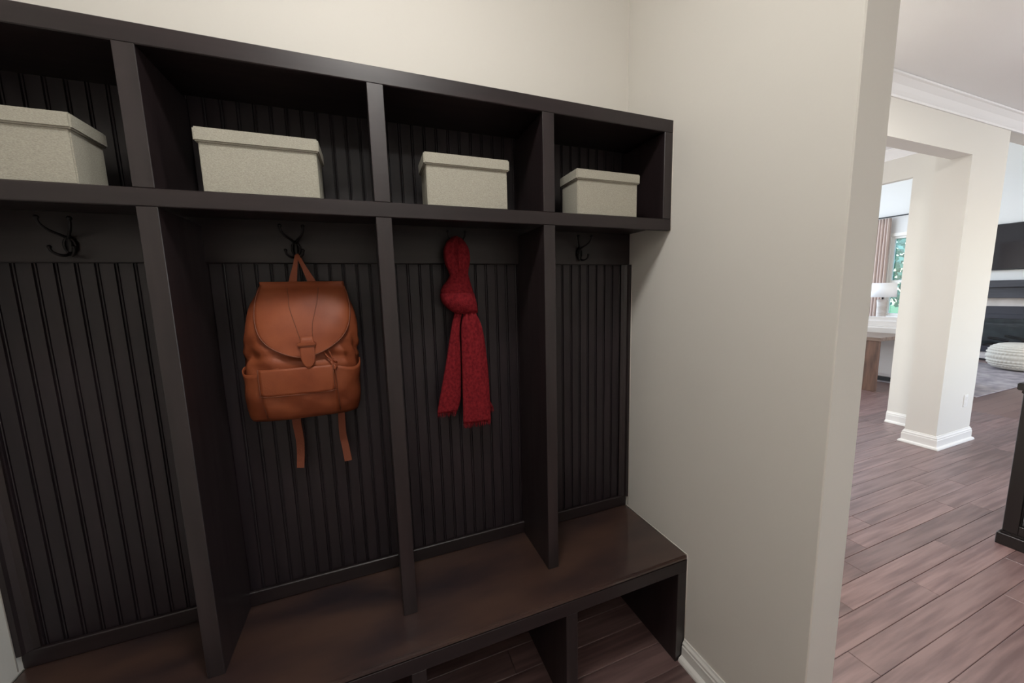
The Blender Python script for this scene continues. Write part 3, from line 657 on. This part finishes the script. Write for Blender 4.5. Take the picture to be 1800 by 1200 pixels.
for a, b in ((cy0 + 0.055, (cy0 + cy1) / 2 - 0.03), ((cy0 + cy1) / 2 + 0.03, cy1 - 0.055)):
    box('panel', (cx0 + 0.006, cx0 + 0.012, a, b, 0.135, 0.83), M_black, CB, 0.002)
    tubes('panel_bead', [([(cx0 + 0.006, a + 0.008, 0.143), (cx0 + 0.006, b - 0.008, 0.143), (cx0 + 0.006, b - 0.008, 0.822), (cx0 + 0.006, a + 0.008, 0.822)], 0.006, True)], M_black, CB, 8)

OUT = thing('wall_outlet', (4.04, 0.219, 0.34), 'small white wall outlet low on the pier face', 'outlet')
box('cover_plate', (4.00, 4.072, 0.214, 0.22, 0.34, 0.455), M_plast, OUT, 0.002)
for z in (0.372, 0.423):
    box('socket', (4.020, 4.052, 0.212, 0.2145, z - 0.014, z + 0.014), M_plast, OUT, 0.001)

# ------------------------------------------------------------------ living room
RG = box('area_rug', (6.17, 9.35, 0.80, 4.2, 0.0005, 0.014), M_rug, None, 0.004)
tag(RG, 'mottled grey area rug on the living room floor', 'rug')

CT = thing('console_table', (5.76, 2.5, 0), 'weathered wood slab-leg table behind the white sofa', 'table')
for k in range(5):
    x0 = 5.40 + 0.145 * k
    box('top_plank', (x0, x0 + 0.1435, 1.48, 3.5, 0.715, 0.765), M_rustt, CT, 0.003)
for y0, y1, nm in ((1.50, 1.72, 0), (1.725, 1.95, 1), (3.05, 3.25, 2), (3.255, 3.46, 3)):
    box('leg_plank', (5.415, 5.475, y0, y1, 0, 0.715), M_rust, CT, 0.003)
box('leg_brace', (5.475, 6.08, 2.10, 2.16, 0.60, 0.715), M_rust, CT, 0.003)
box('leg_brace', (5.475, 6.08, 3.3, 3.36, 0.60, 0.715), M_rust, CT, 0.003)
for y0, y1 in ((2.02, 2.26), (3.16, 3.40)): box('leg_plank', (6.02, 6.08, y0, y1, 0, 0.715), M_rust, CT, 0.003)

SF = thing('sofa', (6.7, 2.5, 0.014), 'white upholstered sofa seen from behind beyond the wooden table', 'sofa')
box('base', (6.22, 7.12, 1.36, 3.64, 0.075, 0.30), M_sofa, SF, 0.02, seg=2)
box('back', (6.20, 6.42, 1.36, 3.64, 0.10, 0.86), M_sofa, SF, 0.03, seg=3)
for y0, y1 in ((1.32, 1.54), (3.46, 3.68)): box('arm', (6.2, 7.12, y0, y1, 0.075, 0.62), M_sofa, SF, 0.04, seg=3)
for k in range(3): box('seat_cushion', (6.42, 7.14, 1.545 + 0.64 * k, 2.175 + 0.64 * k, 0.30, 0.47), M_sofa, SF, 0.04, seg=3)
for k in range(3): box('back_cushion', (6.30, 6.56, 1.50 + 0.67 * k, 2.165 + 0.67 * k, 0.47, 0.985), M_sofa, SF, 0.06, seg=3)
box('plinth', (6.24, 7.08, 1.40, 3.60, 0.0145, 0.08), M_blk, SF)
ST = thing('side_table', (8.2, 2.75, 0.014), 'small round wooden side table carrying the white lamp', 'table')
lathe('table_top', [(0, 0.60), (0.27, 0.60), (0.275, 0.59), (0.27, 0.572), (0, 0.572)], (8.2, 2.75, 0.014), M_rustt, ST)
lathe('pedestal', [(0, 0), (0.20, 0), (0.20, 0.02), (0.05, 0.05), (0.035, 0.3), (0.05, 0.55), (0.12, 0.572), (0, 0.572)], (8.2, 2.75, 0.014), M_rust, ST)
LP = thing('table_lamp', (8.2, 2.75, 0.614), 'table lamp with a white drum shade and grey ceramic base by the window', 'lamp')
lathe('lamp_base', [(0, 0), (0.085, 0), (0.09, 0.02), (0.072, 0.12), (0.066, 0.30), (0.072, 0.50), (0.080, 0.575), (0.060, 0.59), (0, 0.59)], (8.2, 2.75, 0.614), M_ceram, LP)
lathe('lamp_neck', [(0, 0.59), (0.014, 0.59), (0.014, 0.68), (0, 0.68)], (8.2, 2.75, 0.614), M_blk, LP, 12)
lathe('lamp_shade', [(0.190, 0.635), (0.194, 0.635), (0.182, 0.905), (0.178, 0.905), (0.190, 0.635)], (8.2, 2.75, 0.614), M_shade, LP)

# curtain on a dark rod
RD = thing('curtain_rod', (9.90, 3.0, 2.97), 'thin dark curtain rod above the living room window', 'rod')
tubes('pole', [([(9.90, 1.9 + 0.35, 2.985), (9.90, 3.92, 2.985)], 0.014)], M_blk, RD, 10)
for y in (2.24, 3.93): lathe('finial', [(0, 0.028), (0.02, 0.02), (0.028, 0), (0.02, -0.02), (0, -0.028)], (9.90, y, 2.985), M_blk, RD, 14)
for y in (2.32, 3.86): box('bracket', (9.89, 10.0, y - 0.01, y + 0.01, 2.965, 2.98), M_blk, RD)
def curtain(y0, y1, label):
    n = 72; rows = []
    for z in [0.01 + 2.95 * i / 16 for i in range(17)]:
        r = []; tight = 1 - 0.12 * (z / 2.96)
        for k in range(n + 1):
            f = k / n; y = (y0 + y1) / 2 + (y1 - y0) * (f - 0.5) * tight
            r.append(Vector((9.90 + 0.035 * math.sin(f * 2 * math.pi * 5.5) + 0.006 * math.sin(17 * f + 3 * z), y, z)))
        rows.append(r)
    vv, fs = loft(rows, False, False)
    o = link('curtain', fix(mesh('curtain', vv, fs)), M_curt, None, smooth=True); md = o.modifiers.new('thickness', 'SOLIDIFY'); md.thickness = 0.004
    return tag(o, label, 'curtain')
curtain(3.47, 3.80, 'blush beige pleated curtain hanging at the left of the living room window')

# fireplace
FP = thing('fireplace', (9.93, 1.3, 0), 'black linear fireplace with glass front, pale stone surround and charcoal mantel', 'fireplace')
box('stone_surround', (9.94, 10.0, 0.42, 2.30, 1.03, 1.186), M_stone, FP, 0.002)
box('stone_surround', (9.94, 10.0, 0.42, 0.62, 0.06, 1.03), M_stone, FP, 0.002)
box('stone_surround', (9.94, 10.0, 2.14, 2.30, 0.06, 1.03), M_stone, FP, 0.002)
box('stone_surround', (9.94, 10.0, 0.62, 2.14, 0.06, 0.153), M_stone, FP, 0.002)
box('hearth', (9.82, 10.0, 0.40, 2.32, 0.0, 0.03), M_blk, FP, 0.003)
box('hearth_stone', (9.84, 9.998, 0.42, 2.30, 0.03, 0.06), M_stone, FP, 0.003)
bl = [(9.91, 9.985, 0.62, 2.14, 0.88, 1.03), (9.91, 9.985, 0.62, 2.14, 0.153, 0.27), (9.91, 9.985, 0.62, 0.72, 0.27, 0.88), (9.91, 9.985, 2.04, 2.14, 0.27, 0.88)]
link('metal_frame', boxes('metal_frame', bl, 0.004), M_fpm, FP)
box('vent_lip', (9.895, 9.93, 0.66, 2.10, 0.80, 0.885), M_fpm, FP, 0.004)
box('firebox', (9.97, 9.995, 0.72, 2.04, 0.27, 0.88), M_firebox, FP)
box('glass_front', (9.914, 9.918, 0.72, 2.04, 0.27, 0.80), M_fglass, FP)
for y0, y1, z, tilt in ((1.0, 1.5, 0.33, 0.05), (1.45, 1.95, 0.32, -0.04), (1.2, 1.7, 0.40, 0.08), (1.65, 1.9, 0.40, 0.02), (0.85, 1.2, 0.36, -0.05)):
    tubes('log', [(catmull([(9.950, y0, z - tilt), (9.946, (y0 + y1) / 2, z + 0.01), (9.950, y1, z + tilt)], 4), [0.020, 0.023, 0.025, 0.026, 0.027, 0.026, 0.025, 0.023, 0.019])], M_log, FP, 10)
box('mantel_shelf', (9.70, 10.0, 0.30, 2.42, 1.385, 1.512), M_mantel, FP, 0.006)
box('mantel_beam', (9.76, 10.0, 0.36, 2.36, 1.186, 1.385), M_mantel, FP, 0.006)
TV = thing('television', (9.95, 1.35, 1.70), 'wide flat black television mounted above the charcoal mantel', 'television')
box('housing', (9.93, 9.975, 0.46, 2.24, 1.70, 2.545), M_blk, TV, 0.006)
box('screen', (9.926, 9.93, 0.475, 2.225, 1.72, 2.53), M_screen, TV)
box('wall_mount', (9.975, 9.9995, 1.1, 1.6, 1.95, 2.3), M_blk, TV)

# knitted pouf: rows of stitches stand proud of a rounded drum
def pouf(c, r, h):
    na, nz = 150, 60; rows = []
    for i in range(nz + 1):
        t = i / nz; ph = math.pi * (t - 0.5); e = 0.55
        rr = r * max(0.02, abs(math.cos(ph)) ** e); zz = h / 2 + h / 2 * math.copysign(abs(math.sin(ph)) ** 0.75, math.sin(ph))
        row_ = []
        for k in range(na):
            a = 2 * math.pi * k / na
            st = abs(math.sin(a * 26 + (math.pi / 2 if int(t * 15) % 2 else 0))) * abs(math.sin(math.pi * t * 15))
            q = 1 + 0.075 * (st - 0.4)
            row_.append(Vector((c[0] + rr * q * math.cos(a), c[1] + rr * q * math.sin(a), c[2] + zz)))
        rows.append(row_)
    return link('knitted_pouf', fix(mesh('knitted_pouf', *loft(rows))), M_knit, None, smooth=True)
o = pouf((8.95, 1.22, 0.014), 0.36, 0.45); tag(o, 'cream chunky knitted pouf on the rug before the fireplace', 'pouf')

# ------------------------------------------------------------------ outside the living room window
G = box('ground_lawn', (10.16, 40, -15, 30, -0.35, -0.3), M_lawn, None); G['kind'] = S
def tree(x, y, h, label):
    t = thing('garden_tree', (x, y, -0.3), label, 'tree', 'trees outside the living room window')
    tubes('trunk', [(catmull([(x, y, -0.3), (x + 0.05, y, h * 0.3), (x - 0.05, y + 0.1, h * 0.75)], 4), [0.13 - 0.01 * i for i in range(9)])], M_bark, t)
    vv, fs = [], []
    for i in range(6000):
        u = random.gauss(0, 1), random.gauss(0, 1), random.gauss(0, 1); q = math.sqrt(sum(a * a for a in u)) or 1; rr = random.random() ** 0.4
        p = Vector((x + u[0] / q * rr * 1.7, y + u[1] / q * rr * 1.7, h * 0.55 + u[2] / q * rr * h * 0.5))
        a = Vector((random.uniform(-1, 1), random.uniform(-1, 1), random.uniform(-1, 1))).normalized() * 0.10; b = a.cross(Vector((random.uniform(-1, 1), random.uniform(-1, 1), random.uniform(-1, 1)))).normalized() * 0.06
        o_ = len(vv); vv += [p - a, p + b, p + a, p - b]; fs.append((o_, o_ + 1, o_ + 2, o_ + 3))
    link('foliage', mesh('foliage', vv, fs), M_leaf, t, 'stuff')
tree(15.5, 4.6, 4.6, 'leafy green tree outside the window, nearest the curtain')
tree(17.5, 8.6, 5.2, 'leafy green tree farther left outside the window')
tree(15.0, 0.8, 4.0, 'leafy green tree outside, to the right of the window')
